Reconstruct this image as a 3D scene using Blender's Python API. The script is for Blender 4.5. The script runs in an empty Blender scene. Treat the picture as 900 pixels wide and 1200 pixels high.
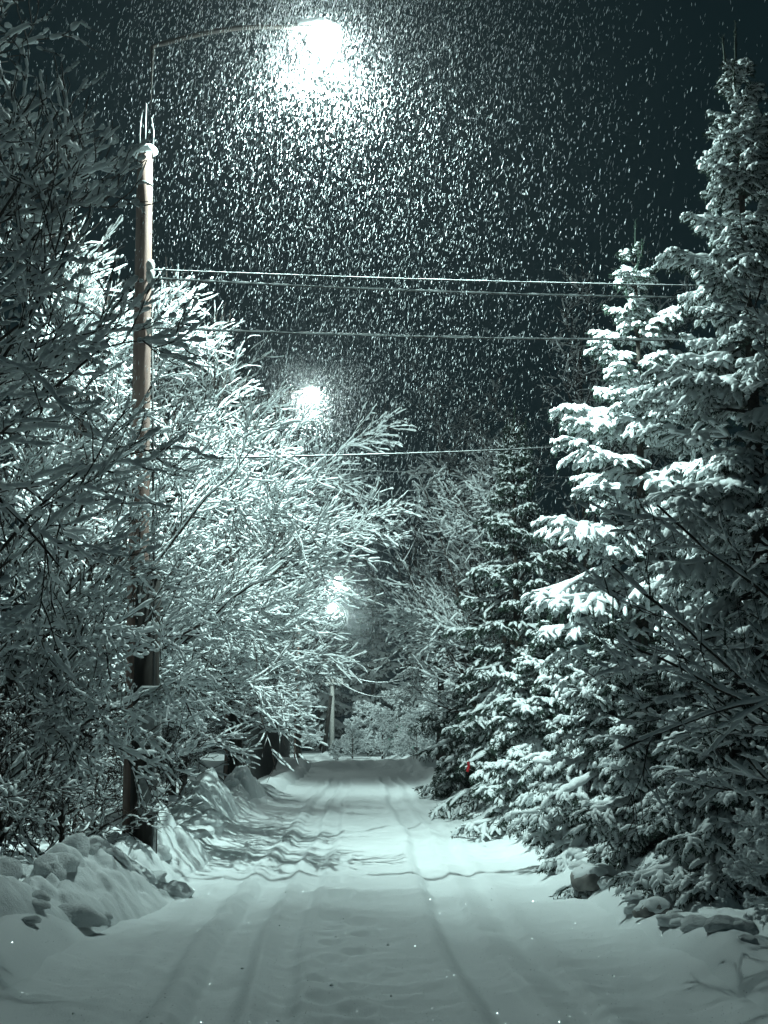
import bpy, math, random
import numpy as np
from mathutils import Matrix, Vector, Euler

random.seed(7)
RNG = np.random.default_rng(7)
R = math.radians
scene = bpy.context.scene
COL = scene.collection

# ------------------------------------------------------------------ camera
F_PX, PW, PH = 1650.0, 900.0, 1200.0
CAM = np.array([0.0, 0.0, 1.5])
PITCH, YAW = math.atan(260 / F_PX), math.atan(25 / F_PX)
cam_d = bpy.data.cameras.new('camera')
cam = bpy.data.objects.new('camera', cam_d)
COL.objects.link(cam)
cam.location = CAM
cam.rotation_euler = Euler((R(90) + PITCH, 0, -YAW), 'XYZ')
cam_d.sensor_fit = 'VERTICAL'
cam_d.sensor_height = 36
cam_d.lens = 36 * F_PX / PH
cam_d.clip_start = 0.05
cam_d.clip_end = 1500
scene.camera = cam
CM = np.array(cam.rotation_euler.to_matrix())


def at(px, py, D):
    """world point that stands D metres down the road and shows at photo pixel px, py"""
    d = CM @ np.array([(px - 450) / F_PX, (600 - py) / F_PX, -1.0])
    return CAM + d * (D / d[1])


# ------------------------------------------------------------------ numeric helpers
def hash2(ix, iy, s):
    n = (ix.astype(np.int64) * 374761393 + iy.astype(np.int64) * 668265263 + s * 974634777) & 0x7fffffff
    n = ((n ^ (n >> 13)) * 1274126177) & 0x7fffffff
    return ((n ^ (n >> 16)) & 0xffff) / 65535.0


def vnoise(x, y, s=0):
    ix, iy = np.floor(x), np.floor(y)
    fx, fy = x - ix, y - iy
    fx = fx * fx * fx * (fx * (fx * 6 - 15) + 10)
    fy = fy * fy * fy * (fy * (fy * 6 - 15) + 10)
    a = hash2(ix, iy, s); b = hash2(ix + 1, iy, s)
    c = hash2(ix, iy + 1, s); d = hash2(ix + 1, iy + 1, s)
    return (a + (b - a) * fx) * (1 - fy) + (c + (d - c) * fx) * fy - 0.5


def fbm(x, y, s=0, o=4):
    v = 0; a = 1.0
    for k in range(o):
        v = v + a * vnoise(x * 2 ** k, y * 2 ** k, s + k * 17)
        a *= 0.5
    return v


def sstep(a, b, x):
    t = np.clip((x - a) / (b - a), 0, 1)
    return t * t * (3 - 2 * t)


def norm(v):
    return v / np.maximum(np.linalg.norm(v, axis=-1, keepdims=True), 1e-9)


# ------------------------------------------------------------------ mesh building
class MB:
    def __init__(self):
        self.v = []; self.f = []; self.n = 0

    def add(self, v, f):
        v = np.asarray(v, dtype=np.float64).reshape(-1, 3)
        f = np.asarray(f, dtype=np.int64)
        self.v.append(v); self.f.append(f + self.n); self.n += len(v)
        return self

    def tubes(self, P, W, k=5, H=None, lift=None, flat=1.0, cap=True):
        """sweep many paths at once. P (N,n,3), W (N,n); H / lift / flat make a one-sided snow load"""
        P = np.asarray(P, float); W = np.asarray(W, float)
        N, n, _ = P.shape
        T = np.empty_like(P)
        T[:, 1:-1] = P[:, 2:] - P[:, :-2]
        T[:, 0] = P[:, 1] - P[:, 0]; T[:, -1] = P[:, -1] - P[:, -2]
        T = norm(T)
        ref = np.zeros_like(T); ref[..., 2] = 1
        vert = np.abs(T[:, :, 2]).mean(axis=1) > 0.93
        ref[vert] = (0.3, 1, 0)
        S = norm(np.cross(T, ref))
        U = np.cross(S, T)
        a = np.arange(k) / k * 2 * math.pi + (math.pi / k if H is None else 0)
        ca, sa = np.cos(a), np.sin(a)
        if H is None:
            V = P[:, :, None, :] + W[:, :, None, None] * (ca[None, None, :, None] * S[:, :, None, :] + sa[None, None, :, None] * U[:, :, None, :])
        else:
            up = np.where(sa > 0, sa, sa * flat)
            Z = np.array([0, 0, 1.0])
            U2 = norm(U * 0.6 + Z * 0.4 * np.sign(U[..., 2:3] + 1e-6))
            V = P[:, :, None, :] + W[:, :, None, None] * ca[None, None, :, None] * S[:, :, None, :] \
                + (H[:, :, None] * up[None, None, :])[..., None] * U2[:, :, None, :]
            if lift is not None:
                V = V + (lift[:, :, None, None] * U2[:, :, None, :])
        idx = np.arange(N * n * k).reshape(N, n, k)
        A = idx[:, :-1, :]; B = idx[:, 1:, :]
        q = np.stack([A, np.roll(A, -1, 2), np.roll(B, -1, 2), B], -1).reshape(-1, 4)
        self.add(V, q)
        return self

    def path(self, pts, r, k=8, caps=True):
        pts = np.asarray(pts, float)
        r = np.broadcast_to(np.asarray(r, float), (len(pts),))
        if caps:
            pts = np.concatenate([pts[:1], pts, pts[-1:]]); r = np.concatenate([[1e-4], r, [1e-4]])
            d0 = pts[2] - pts[1]; d1 = pts[-2] - pts[-3]
            pts = pts.copy(); pts[0] = pts[1] - d0 / (np.linalg.norm(d0) + 1e-9) * 1e-4
            pts[-1] = pts[-2] + d1 / (np.linalg.norm(d1) + 1e-9) * 1e-4
        return self.tubes(pts[None], r[None], k)

    def box(self, c, s, rot=None, bev=0.0):
        x, y, z = np.asarray(s, float) / 2
        bv = min(bev, x * .9, y * .9, z * .9)
        if bv <= 0:
            v = np.array([[sx * x, sy * y, sz * z] for sz in (-1, 1) for sx, sy in ((-1, -1), (1, -1), (1, 1), (-1, 1))])
            f = [[3, 2, 1, 0], [4, 5, 6, 7]] + [[i, (i + 1) % 4, 4 + (i + 1) % 4, 4 + i] for i in range(4)]
        else:
            rings = []
            for zz, ins in ((-z, bv), (-z + bv, 0), (z - bv, 0), (z, bv)):
                X, Y = x - ins, y - ins
                b2 = bv * .7
                rings.append([(-X + b2, -Y, zz), (X - b2, -Y, zz), (X, -Y + b2, zz), (X, Y - b2, zz), (X - b2, Y, zz), (-X + b2, Y, zz), (-X, Y - b2, zz), (-X, -Y + b2, zz)])
            v = np.array(rings).reshape(-1, 3)
            f = []
            for r_ in range(3):
                f += [[r_ * 8 + i, r_ * 8 + (i + 1) % 8, r_ * 8 + 8 + (i + 1) % 8, r_ * 8 + 8 + i] for i in range(8)]
            for o, sgn in ((0, -1), (24, 1)):
                quads = [[o, o + 1, o + 2, o + 3], [o, o + 3, o + 4, o + 7], [o + 4, o + 5, o + 6, o + 7]]
                f += [qq[::-1] if sgn < 0 else qq for qq in quads]
        if rot is not None:
            v = v @ np.asarray(rot).T
        self.add(v + np.asarray(c, float), f)
        return self

    def grid(self, X, Y, Z):
        n, m = Z.shape
        idx = np.arange(n * m).reshape(n, m)
        q = np.stack([idx[:-1, :-1], idx[1:, :-1], idx[1:, 1:], idx[:-1, 1:]], -1).reshape(-1, 4)
        self.add(np.stack([X, Y, Z], -1), q)
        return self

    def build(self, name, mat, parent=None, smooth=True, loc=None):
        me = bpy.data.meshes.new(name)
        v = np.concatenate(self.v)
        if loc is not None:
            v = v - np.asarray(loc)
        me.vertices.add(len(v)); me.vertices.foreach_set('co', v.astype(np.float32).ravel())
        loops = np.concatenate([f.ravel() for f in self.f])
        tot = np.concatenate([np.full(len(f), f.shape[1]) for f in self.f])
        st = np.concatenate([[0], np.cumsum(tot)[:-1]])
        me.loops.add(len(loops)); me.loops.foreach_set('vertex_index', loops.astype(np.int32))
        me.polygons.add(len(tot))
        me.polygons.foreach_set('loop_start', st.astype(np.int32))
        me.polygons.foreach_set('loop_total', tot.astype(np.int32))
        me.polygons.foreach_set('use_smooth', np.full(len(tot), smooth))
        me.update(calc_edges=True); me.validate()
        me.materials.append(mat)
        o = bpy.data.objects.new(name, me)
        COL.objects.link(o)
        if parent is not None:
            o.parent = parent
        elif loc is not None:
            o.location = loc
        return o


def tag(o, label=None, cat=None, group=None, kind=None):
    if label: o['label'] = label
    if cat: o['category'] = cat
    if group: o['group'] = group
    if kind: o['kind'] = kind
    return o


def thing(name, label, cat, loc=(0, 0, 0), rz=0, group=None):
    o = bpy.data.objects.new(name, None)
    o.empty_display_size = 0.2
    COL.objects.link(o)
    o.location = loc; o.rotation_euler = (0, 0, rz)
    return tag(o, label, cat, group)


def copy_tree(o, parent=None):
    c = o.copy(); COL.objects.link(c); c.parent = parent
    for ch in list(o.children):
        copy_tree(ch, c)
    return c


# ------------------------------------------------------------------ materials
def new_mat(name):
    m = bpy.data.materials.new(name); m.use_nodes = True
    nt = m.node_tree; nt.nodes.clear()
    out = nt.nodes.new('ShaderNodeOutputMaterial')
    return m, nt, out


def basic(name, c1, c2, rough=0.8, scale=8.0, bump=0.2, dist=0.01, metal=0.0, stretch=(1, 1, 1)):
    m, nt, out = new_mat(name)
    N = nt.nodes.new; L = nt.links.new
    tc = N('ShaderNodeTexCoord'); mp = N('ShaderNodeMapping'); mp.inputs['Scale'].default_value = stretch
    nz = N('ShaderNodeTexNoise'); nz.inputs['Scale'].default_value = scale; nz.inputs['Detail'].default_value = 6
    rp = N('ShaderNodeValToRGB')
    rp.color_ramp.elements[0].position = 0.35; rp.color_ramp.elements[1].position = 0.68
    rp.color_ramp.elements[0].color = (*c1, 1); rp.color_ramp.elements[1].color = (*c2, 1)
    p = N('ShaderNodeBsdfPrincipled'); p.inputs['Roughness'].default_value = rough; p.inputs['Metallic'].default_value = metal
    p.inputs['Specular IOR Level'].default_value = 0.3
    bp = N('ShaderNodeBump'); bp.inputs['Strength'].default_value = bump; bp.inputs['Distance'].default_value = dist
    L(tc.outputs['Object'], mp.inputs['Vector']); L(mp.outputs['Vector'], nz.inputs['Vector'])
    L(nz.outputs['Fac'], rp.inputs['Fac']); L(rp.outputs['Color'], p.inputs['Base Color'])
    L(nz.outputs['Fac'], bp.inputs['Height']); L(bp.outputs['Normal'], p.inputs['Normal'])
    L(p.outputs['BSDF'], out.inputs['Surface'])
    return m


def snow_mat(name, col=(0.80, 0.84, 0.85), trans=0.15, scale=30.0, bump=0.5, dist=0.01, scale2=250.0):
    m, nt, out = new_mat(name)
    N = nt.nodes.new; L = nt.links.new
    tc = N('ShaderNodeTexCoord')
    n1 = N('ShaderNodeTexNoise'); n1.inputs['Scale'].default_value = scale; n1.inputs['Detail'].default_value = 5
    n2 = N('ShaderNodeTexNoise'); n2.inputs['Scale'].default_value = scale2; n2.inputs['Detail'].default_value = 2
    ad = N('ShaderNodeMath'); ad.operation = 'MULTIPLY_ADD'; ad.inputs[1].default_value = 0.25
    b = N('ShaderNodeBump'); b.inputs['Strength'].default_value = bump; b.inputs['Distance'].default_value = dist
    p = N('ShaderNodeBsdfPrincipled')
    p.inputs['Base Color'].default_value = (*col, 1); p.inputs['Roughness'].default_value = 0.65
    p.inputs['Specular IOR Level'].default_value = 0.25
    L(tc.outputs['Object'], n1.inputs['Vector']); L(tc.outputs['Object'], n2.inputs['Vector'])
    L(n2.outputs['Fac'], ad.inputs[0]); L(n1.outputs['Fac'], ad.inputs[2])
    L(ad.outputs[0], b.inputs['Height']); L(b.outputs['Normal'], p.inputs['Normal'])
    if trans > 0:
        t = N('ShaderNodeBsdfTranslucent'); t.inputs['Color'].default_value = (*col, 1)
        mx = N('ShaderNodeMixShader'); mx.inputs['Fac'].default_value = trans
        L(p.outputs['BSDF'], mx.inputs[1]); L(t.outputs['BSDF'], mx.inputs[2])
        L(mx.outputs['Shader'], out.inputs['Surface'])
    else:
        L(p.outputs['BSDF'], out.inputs['Surface'])
    return m


M_SNOW = snow_mat('fresh_snow')
M_BANK = snow_mat('banked_snow', trans=0.0, scale=9.0, bump=0.7, dist=0.03, scale2=120)
M_GROUND = snow_mat('ground_snow', (0.78, 0.82, 0.83), 0.0, 3.0, 0.5, 0.03, 90)
M_FLAKE = snow_mat('falling_snow', (0.85, 0.88, 0.9), 0.5, 30, 0.0)
M_BARK = basic('bark', (0.018, 0.015, 0.013), (0.06, 0.05, 0.042), 0.9, 40, 0.5, 0.01)
M_TWIG = basic('twig_bark', (0.02, 0.015, 0.013), (0.055, 0.04, 0.034), 0.85, 20, 0.2, 0.005)
M_NEEDLE = basic('needles', (0.012, 0.026, 0.02), (0.03, 0.055, 0.038), 0.7, 5, 0.0)
M_WOOD = basic('weathered_pole_wood', (0.18, 0.11, 0.09), (0.36, 0.265, 0.235), 0.85, 14, 0.6, 0.006, stretch=(1, 1, 0.08))
M_TAR = basic('dark_tarred_wood', (0.012, 0.011, 0.010), (0.035, 0.03, 0.026), 0.8, 16, 0.6, 0.008, stretch=(1, 1, 0.1))
M_CONC = basic('pole_concrete', (0.38, 0.38, 0.36), (0.52, 0.52, 0.5), 0.85, 12, 0.3, 0.004)
M_STEEL = basic('galvanised_steel', (0.22, 0.23, 0.23), (0.36, 0.37, 0.37), 0.5, 25, 0.1, 0.002, metal=0.6)
M_BOX = basic('meter_box_paint', (0.16, 0.17, 0.17), (0.26, 0.27, 0.27), 0.6, 18, 0.2, 0.003)
M_CERAMIC = basic('insulator_ceramic', (0.5, 0.5, 0.48), (0.7, 0.7, 0.68), 0.25, 6, 0.0)
M_WIRE = basic('cable', (0.03, 0.03, 0.03), (0.07, 0.07, 0.07), 0.6, 9, 0.0)
M_FENCE = basic('dark_fence_sheet', (0.02, 0.022, 0.022), (0.05, 0.052, 0.05), 0.6, 6, 0.2, 0.004)
M_GREEN = basic('green_gate_paint', (0.10, 0.20, 0.17), (0.18, 0.3, 0.26), 0.6, 10, 0.2, 0.003)
M_RED = basic('red_tape', (0.22, 0.008, 0.012), (0.3, 0.012, 0.016), 0.45, 10, 0.0)
M_STONE = basic('stone', (0.12, 0.12, 0.115), (0.26, 0.25, 0.24), 0.9, 9, 0.6, 0.02)


def emit_mat(name, col, s):
    m, nt, out = new_mat(name)
    e = nt.nodes.new('ShaderNodeEmission'); e.inputs['Color'].default_value = (*col, 1); e.inputs['Strength'].default_value = s
    nt.links.new(e.outputs[0], out.inputs['Surface'])
    return m


LAMP_COL = (0.73, 1.0, 0.95)
M_LENS = emit_mat('lit_lamp_lens', (0.80, 1.0, 0.96), 600.0)

# ------------------------------------------------------------------ world
w = bpy.data.worlds.new('World'); scene.world = w; w.use_nodes = True
nt = w.node_tree; nt.nodes.clear()
wo = nt.nodes.new('ShaderNodeOutputWorld'); bg = nt.nodes.new('ShaderNodeBackground')
bg.inputs['Color'].default_value = (0.27, 0.78, 0.95, 1); bg.inputs['Strength'].default_value = 0.014
nt.links.new(bg.outputs[0], wo.inputs['Surface'])


# ------------------------------------------------------------------ ground and road
def road_rise(y):
    return 0.0 * y


def ruts(x, y):
    wob = 0.04 * np.sin(y * 0.35) + 0.025 * np.sin(y * 0.9 + 1)
    h = np.zeros_like(x)
    for c, wd, dp in ((-0.86, 0.17, 0.05), (0.80, 0.17, 0.05), (-0.52, 0.13, 0.028), (1.12, 0.14, 0.03), (-1.3, 0.12, 0.02)):
        d = np.abs(x - c - wob)
        h = h - dp * (1 - sstep(wd * 0.55, wd * 1.2, d)) + dp * 0.45 * np.exp(-((d - wd * 1.45) / 0.07) ** 2)
    return h * (1 - sstep(44, 54, y))


FEET = []
for k in range(34):
    yy = 6.2 + k * 0.36
    FEET.append((-0.12 + (0.11 if k % 2 else -0.11) + random.uniform(-.05, .05), yy + random.uniform(-.08, .08), random.uniform(.7, 1.1)))


def h_ground(x, y):
    h = 0.10 * fbm(x * 0.45, y * 0.45, 3, 3) + 0.03 * fbm(x * 1.8, y * 1.8, 9, 3)
    edge = sstep(1.75, 2.5, np.abs(x + 0.05))
    flat = 1 - edge
    berm = 0.16 * np.exp(-((np.abs(x) - 2.35) / 0.35) ** 2) * (1 + 1.2 * fbm(x * 1.5, y * 0.9, 21, 3))
    h = h * (0.35 + 0.65 * edge) + berm + 0.12 * edge
    r = ruts(x, y) + 0.022 * fbm(x * 1.2, y * 2.2, 31, 4) + 0.018 * fbm(x * 5, y * 5, 41, 3) + 0.010 * fbm(x * 13, y * 13, 43, 2)
    # cross ripples added to give wavy shadow bands further up the lane
    rip = sstep(11, 13, y) * (1 - sstep(22, 27, y))
    r = r + rip * 0.02 * np.sin(y * 4.2 + 1.3 * np.sin(x * 1.7) + 3 * vnoise(x * .7, y * .3, 5))
    for fx, fy, s in FEET:
        m = (np.abs(x - fx) < .3) & (np.abs(y - fy) < .4)
        if m.any():
            d = ((x[m] - fx) / (0.075 * s)) ** 2 + ((y[m] - fy) / (0.14 * s)) ** 2
            r[m] += -0.036 * np.exp(-d) + 0.010 * np.exp(-(np.sqrt(d) - 1.7) ** 2 / 0.2)
    h = h + flat * r
    # snow ridge left by the plough at the end of the lane
    yr = 58 + 1.2 * np.sin(x * 0.7) + 2 * vnoise(x * .5, x * 0 + 3, 8)
    h = h + (0.42 + 0.25 * fbm(x * 0.9, y * 0.3, 77, 3)) * np.exp(-((y - yr) / 1.6) ** 2) * (np.abs(x) < 9)
    return h


def spaced(lo, hi, fine_lo, fine_hi, step, growth):
    a = list(np.arange(fine_lo, fine_hi + 1e-6, step))
    s = step; x = a[-1]
    while x < hi:
        s *= growth; x += s; a.append(x)
    s = step; x = a[0]; b = []
    while x > lo:
        s *= growth; x -= s; b.append(x)
    return np.array(b[::-1] + a)


gx = spaced(-260, 260, -5, 5, 0.09, 1.16); gy = spaced(-40, 420, 5, 24, 0.10, 1.012)
Xg, Yg = np.meshgrid(gx, gy, indexing='ij')
Zg = h_ground(Xg, Yg)
inside = (1 - sstep(1.85, 2.15, np.abs(Xg))) * sstep(-30, -28, Yg) * (1 - sstep(60, 62, Yg))
g = MB().grid(Xg, Yg, Zg - 0.08 * inside)
tag(g.build('ground', M_GROUND), kind='structure')
rx = np.linspace(-2.2, 2.2, 148)
ry = np.concatenate([np.arange(-28, 5, 0.5), np.arange(5, 24, 0.045), np.arange(24, 60, 0.12)])
Xr, Yr = np.meshgrid(rx, ry, indexing='ij')
Zr = h_ground(Xr, Yr) + 0.006 - 0.09 * sstep(1.9, 2.2, np.abs(Xr) + 0.12 * fbm(Xr * 0 + 2, Yr * 0.8, 55, 3))
tag(MB().grid(Xr, Yr, Zr).build('road', M_GROUND), kind='structure')


def gz(x, y):
    return float(h_ground(np.array([float(x)]), np.array([float(y)]))[0])


# ------------------------------------------------------------------ bare trees
def grow(P, Rr, per, L, ang, n, seed, trop=0.0, wig=0.12, t0=0.25, rfac=0.6, rmin=0.004, bias=(0, 0, 0), droop=0.0, taper_len=0.5):
    rng = np.random.default_rng(seed)
    N, m, _ = P.shape
    M = N * per
    pi = np.repeat(np.arange(N), per)
    k = np.tile(np.arange(per), N)
    t = t0 + (1 - t0) * (k + rng.random(M)) / per
    t = np.clip(t, 0, 0.995)
    s = t * (m - 1); i0 = np.floor(s).astype(int); fr = (s - i0)[:, None]
    p0 = P[pi, i0] * (1 - fr) + P[pi, i0 + 1] * fr
    r0 = Rr[pi, i0] * (1 - fr[:, 0]) + Rr[pi, i0 + 1] * fr[:, 0]
    T = norm(P[pi, i0 + 1] - P[pi, i0])
    rnd = rng.normal(size=(M, 3)); perp = norm(rnd - (rnd * T).sum(-1, keepdims=True) * T)
    a = np.radians(ang[0] + (ang[1] - ang[0]) * rng.random(M))[:, None]
    d = norm(T * np.cos(a) + perp * np.sin(a) + np.array(bias))
    ln = (L[0] + (L[1] - L[0]) * rng.random(M)) * (1 - taper_len * t)
    step = (ln / (n - 1))[:, None]
    out = np.empty((M, n, 3)); out[:, 0] = p0
    for j in range(1, n):
        d = d + rng.normal(size=(M, 3)) * wig
        d[:, 2] += trop - droop * j / n
        d = norm(d)
        out[:, j] = out[:, j - 1] + d * step
    tt = np.linspace(0, 1, n)[None]
    rad = np.maximum((r0 * rfac)[:, None] * (1 - 0.75 * tt), rmin * (1 - 0.5 * tt))
    return out, rad


def resample(P, Rr, f):
    n = P.shape[1]; m = (n - 1) * f + 1
    s = np.linspace(0, n - 1, m); i = np.clip(np.floor(s).astype(int), 0, n - 2); fr = s - i
    # Catmull-Rom
    p0 = P[:, np.maximum(i - 1, 0)]; p1 = P[:, i]; p2 = P[:, i + 1]; p3 = P[:, np.minimum(i + 2, n - 1)]
    u = fr[None, :, None]
    Q = 0.5 * ((2 * p1) + (-p0 + p2) * u + (2 * p0 - 5 * p1 + 4 * p2 - p3) * u ** 2 + (-p0 + 3 * p1 - 3 * p2 + p3) * u ** 3)
    q = Rr[:, i] * (1 - fr) + Rr[:, i + 1] * fr
    return Q, q


def snow_load(mb, P, Rr, sw, sh, seed, k=6, cover=0.85, sub=2, rag=0.6):
    """snow lying along the top of branches: lumpy, broken, thinner on steep wood"""
    rng = np.random.default_rng(seed)
    P, Rr = resample(P, Rr, sub)
    N, n, _ = P.shape
    T = np.zeros_like(P); T[:, :-1] = P[:, 1:] - P[:, :-1]; T[:, -1] = T[:, -2]; T = norm(T)
    hz = np.sqrt(np.maximum(1 - T[..., 2] ** 2, 0))
    fac = sstep(0.30, 0.75, hz)
    pos = np.arange(n)[None, :] / sub
    nz = vnoise(pos * 0.9 + rng.random((N, 1)) * 100, np.arange(N)[:, None] * 7.3, seed) + 0.5
    nz2 = vnoise(pos * 2.6 + rng.random((N, 1)) * 100, np.arange(N)[:, None] * 3.1, seed + 5)
    nz3 = vnoise(pos * 1.3 + rng.random((N, 1)) * 100, np.arange(N)[:, None] * 4.7, seed + 6)
    gap = sstep(0.72 - 0.62 * cover, 0.72 - 0.62 * cover + 0.07, nz)
    th = fac * gap * np.clip(0.85 + rag * 1.5 * nz3 + 0.9 * nz2, 0.25, 1.7) * (0.75 + 0.5 * rng.random((N, 1)))
    endt = np.linspace(0, 1, n)[None]
    th = th * (1 - sstep(0.93, 1.0, endt) * 0.9)
    W = Rr * 0.9 * np.minimum(th * 3, 1) + sw * th
    H = sh * th + 1e-4
    W = np.maximum(W * (th > 0.02), 1e-4)
    lift = Rr * 0.6
    keep = th.max(axis=1) > 0.1
    if keep.any():
        mb.tubes(P[keep], W[keep], k, H=H[keep], lift=lift[keep], flat=0.45)


def limb(p0, p1, n, seed, wig=0.08, sag=0.0):
    rng = np.random.default_rng(seed)
    t = np.linspace(0, 1, n)[:, None]
    L = np.linalg.norm(np.array(p1) - np.array(p0))
    P = np.array(p0) * (1 - t) + np.array(p1) * t
    off = np.cumsum(rng.normal(size=(n, 3)) * wig * L / n, axis=0); off -= off[0]
    P = P + off * np.sin(t * math.pi * 0.9)
    P[:, 2] += sag * L * np.sin(t[:, 0] * math.pi)
    return P


def bare_tree(name, label, base, h, seed, limbs=9, bias=(0, 0, 0), spread=(30, 60), llen=0.55, lv=(9, 7, 5), snow=(0.02, 0.035), r0=0.09,
              cat='tree', sub=2, lens=(0.5, 0.45, 0.5), lean=(0, 0), t0=0.2, extra=None, rmin=0.004, cover=0.85, trop=0.03, ang2=(25, 60), group=None, k=5, droop=0.0, wig=0.16):
    rng = np.random.default_rng(seed)
    b = np.array([base[0], base[1], gz(base[0], base[1]) - 0.08])
    root = thing(name, label, cat, tuple(b), 0, group)
    n = 12
    t = np.linspace(0, 1, n)
    trunk = np.stack([lean[0] * t + 0.05 * h * 0.3 * np.cumsum(rng.normal(size=n)) * 0.2 * t, lean[1] * t + 0.015 * h * np.cumsum(rng.normal(size=n)) * 0.2 * t, h * t], -1)[None]
    tr = (r0 * (1 - 0.85 * t) * (1 + 0.5 * np.exp(-t * 18)))[None]
    br, sn = MB(), MB()
    if cat in ('bush', 'shrub'):
        br.tubes(trunk, tr, 9)
    else:
        MB().tubes(trunk, tr, 9).build('trunk', M_BARK, root)
    snow_load(sn, trunk, tr, snow[0], snow[1], seed + 1)
    Ls, rs = grow(trunk, tr, limbs, (llen * h * 0.8, llen * h), spread, 10, seed + 2, trop=trop * 0.6, wig=0.10, t0=t0, bias=bias, rfac=0.62, droop=droop)
    if extra:
        ex = np.stack([limb(trunk[0, 2 + i % 6], np.array(e) - b, 10, seed + 50 + i, sag=0.05) for i, e in enumerate(extra)])
        er = np.stack([np.linspace(r0 * 0.3, 0.008, 10)] * len(extra))
        Ls = np.concatenate([Ls, ex]); rs = np.concatenate([rs, er])
    levels = [(Ls, rs)]
    bb = np.array(bias) * 0.5
    P, q = Ls, rs
    l = llen * h
    for j, per in enumerate(lv):
        l *= lens[j]
        P, q = grow(P, q, per, (l * 0.45, l), ang2, 7 if j == 0 else 6, seed + 10 + j, trop=trop, wig=wig, t0=0.15, bias=bb, rmin=rmin, rfac=0.6, droop=droop)
        levels.append((P, q))
    for j, (P, q) in enumerate(levels):
        br.tubes(P, q, k if j < 2 else 4)
        s = (1.25, 1.1, 1.0, 0.9)[min(j, 3)]
        snow_load(sn, P, q, snow[0] * s, snow[1] * s, seed + 30 + j, k=6, sub=sub, cover=cover)
    br.build('stems' if cat in ('bush', 'shrub') else 'branches', M_TWIG, root)
    sn.build('snow_cover', M_SNOW, root)
    return root


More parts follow.
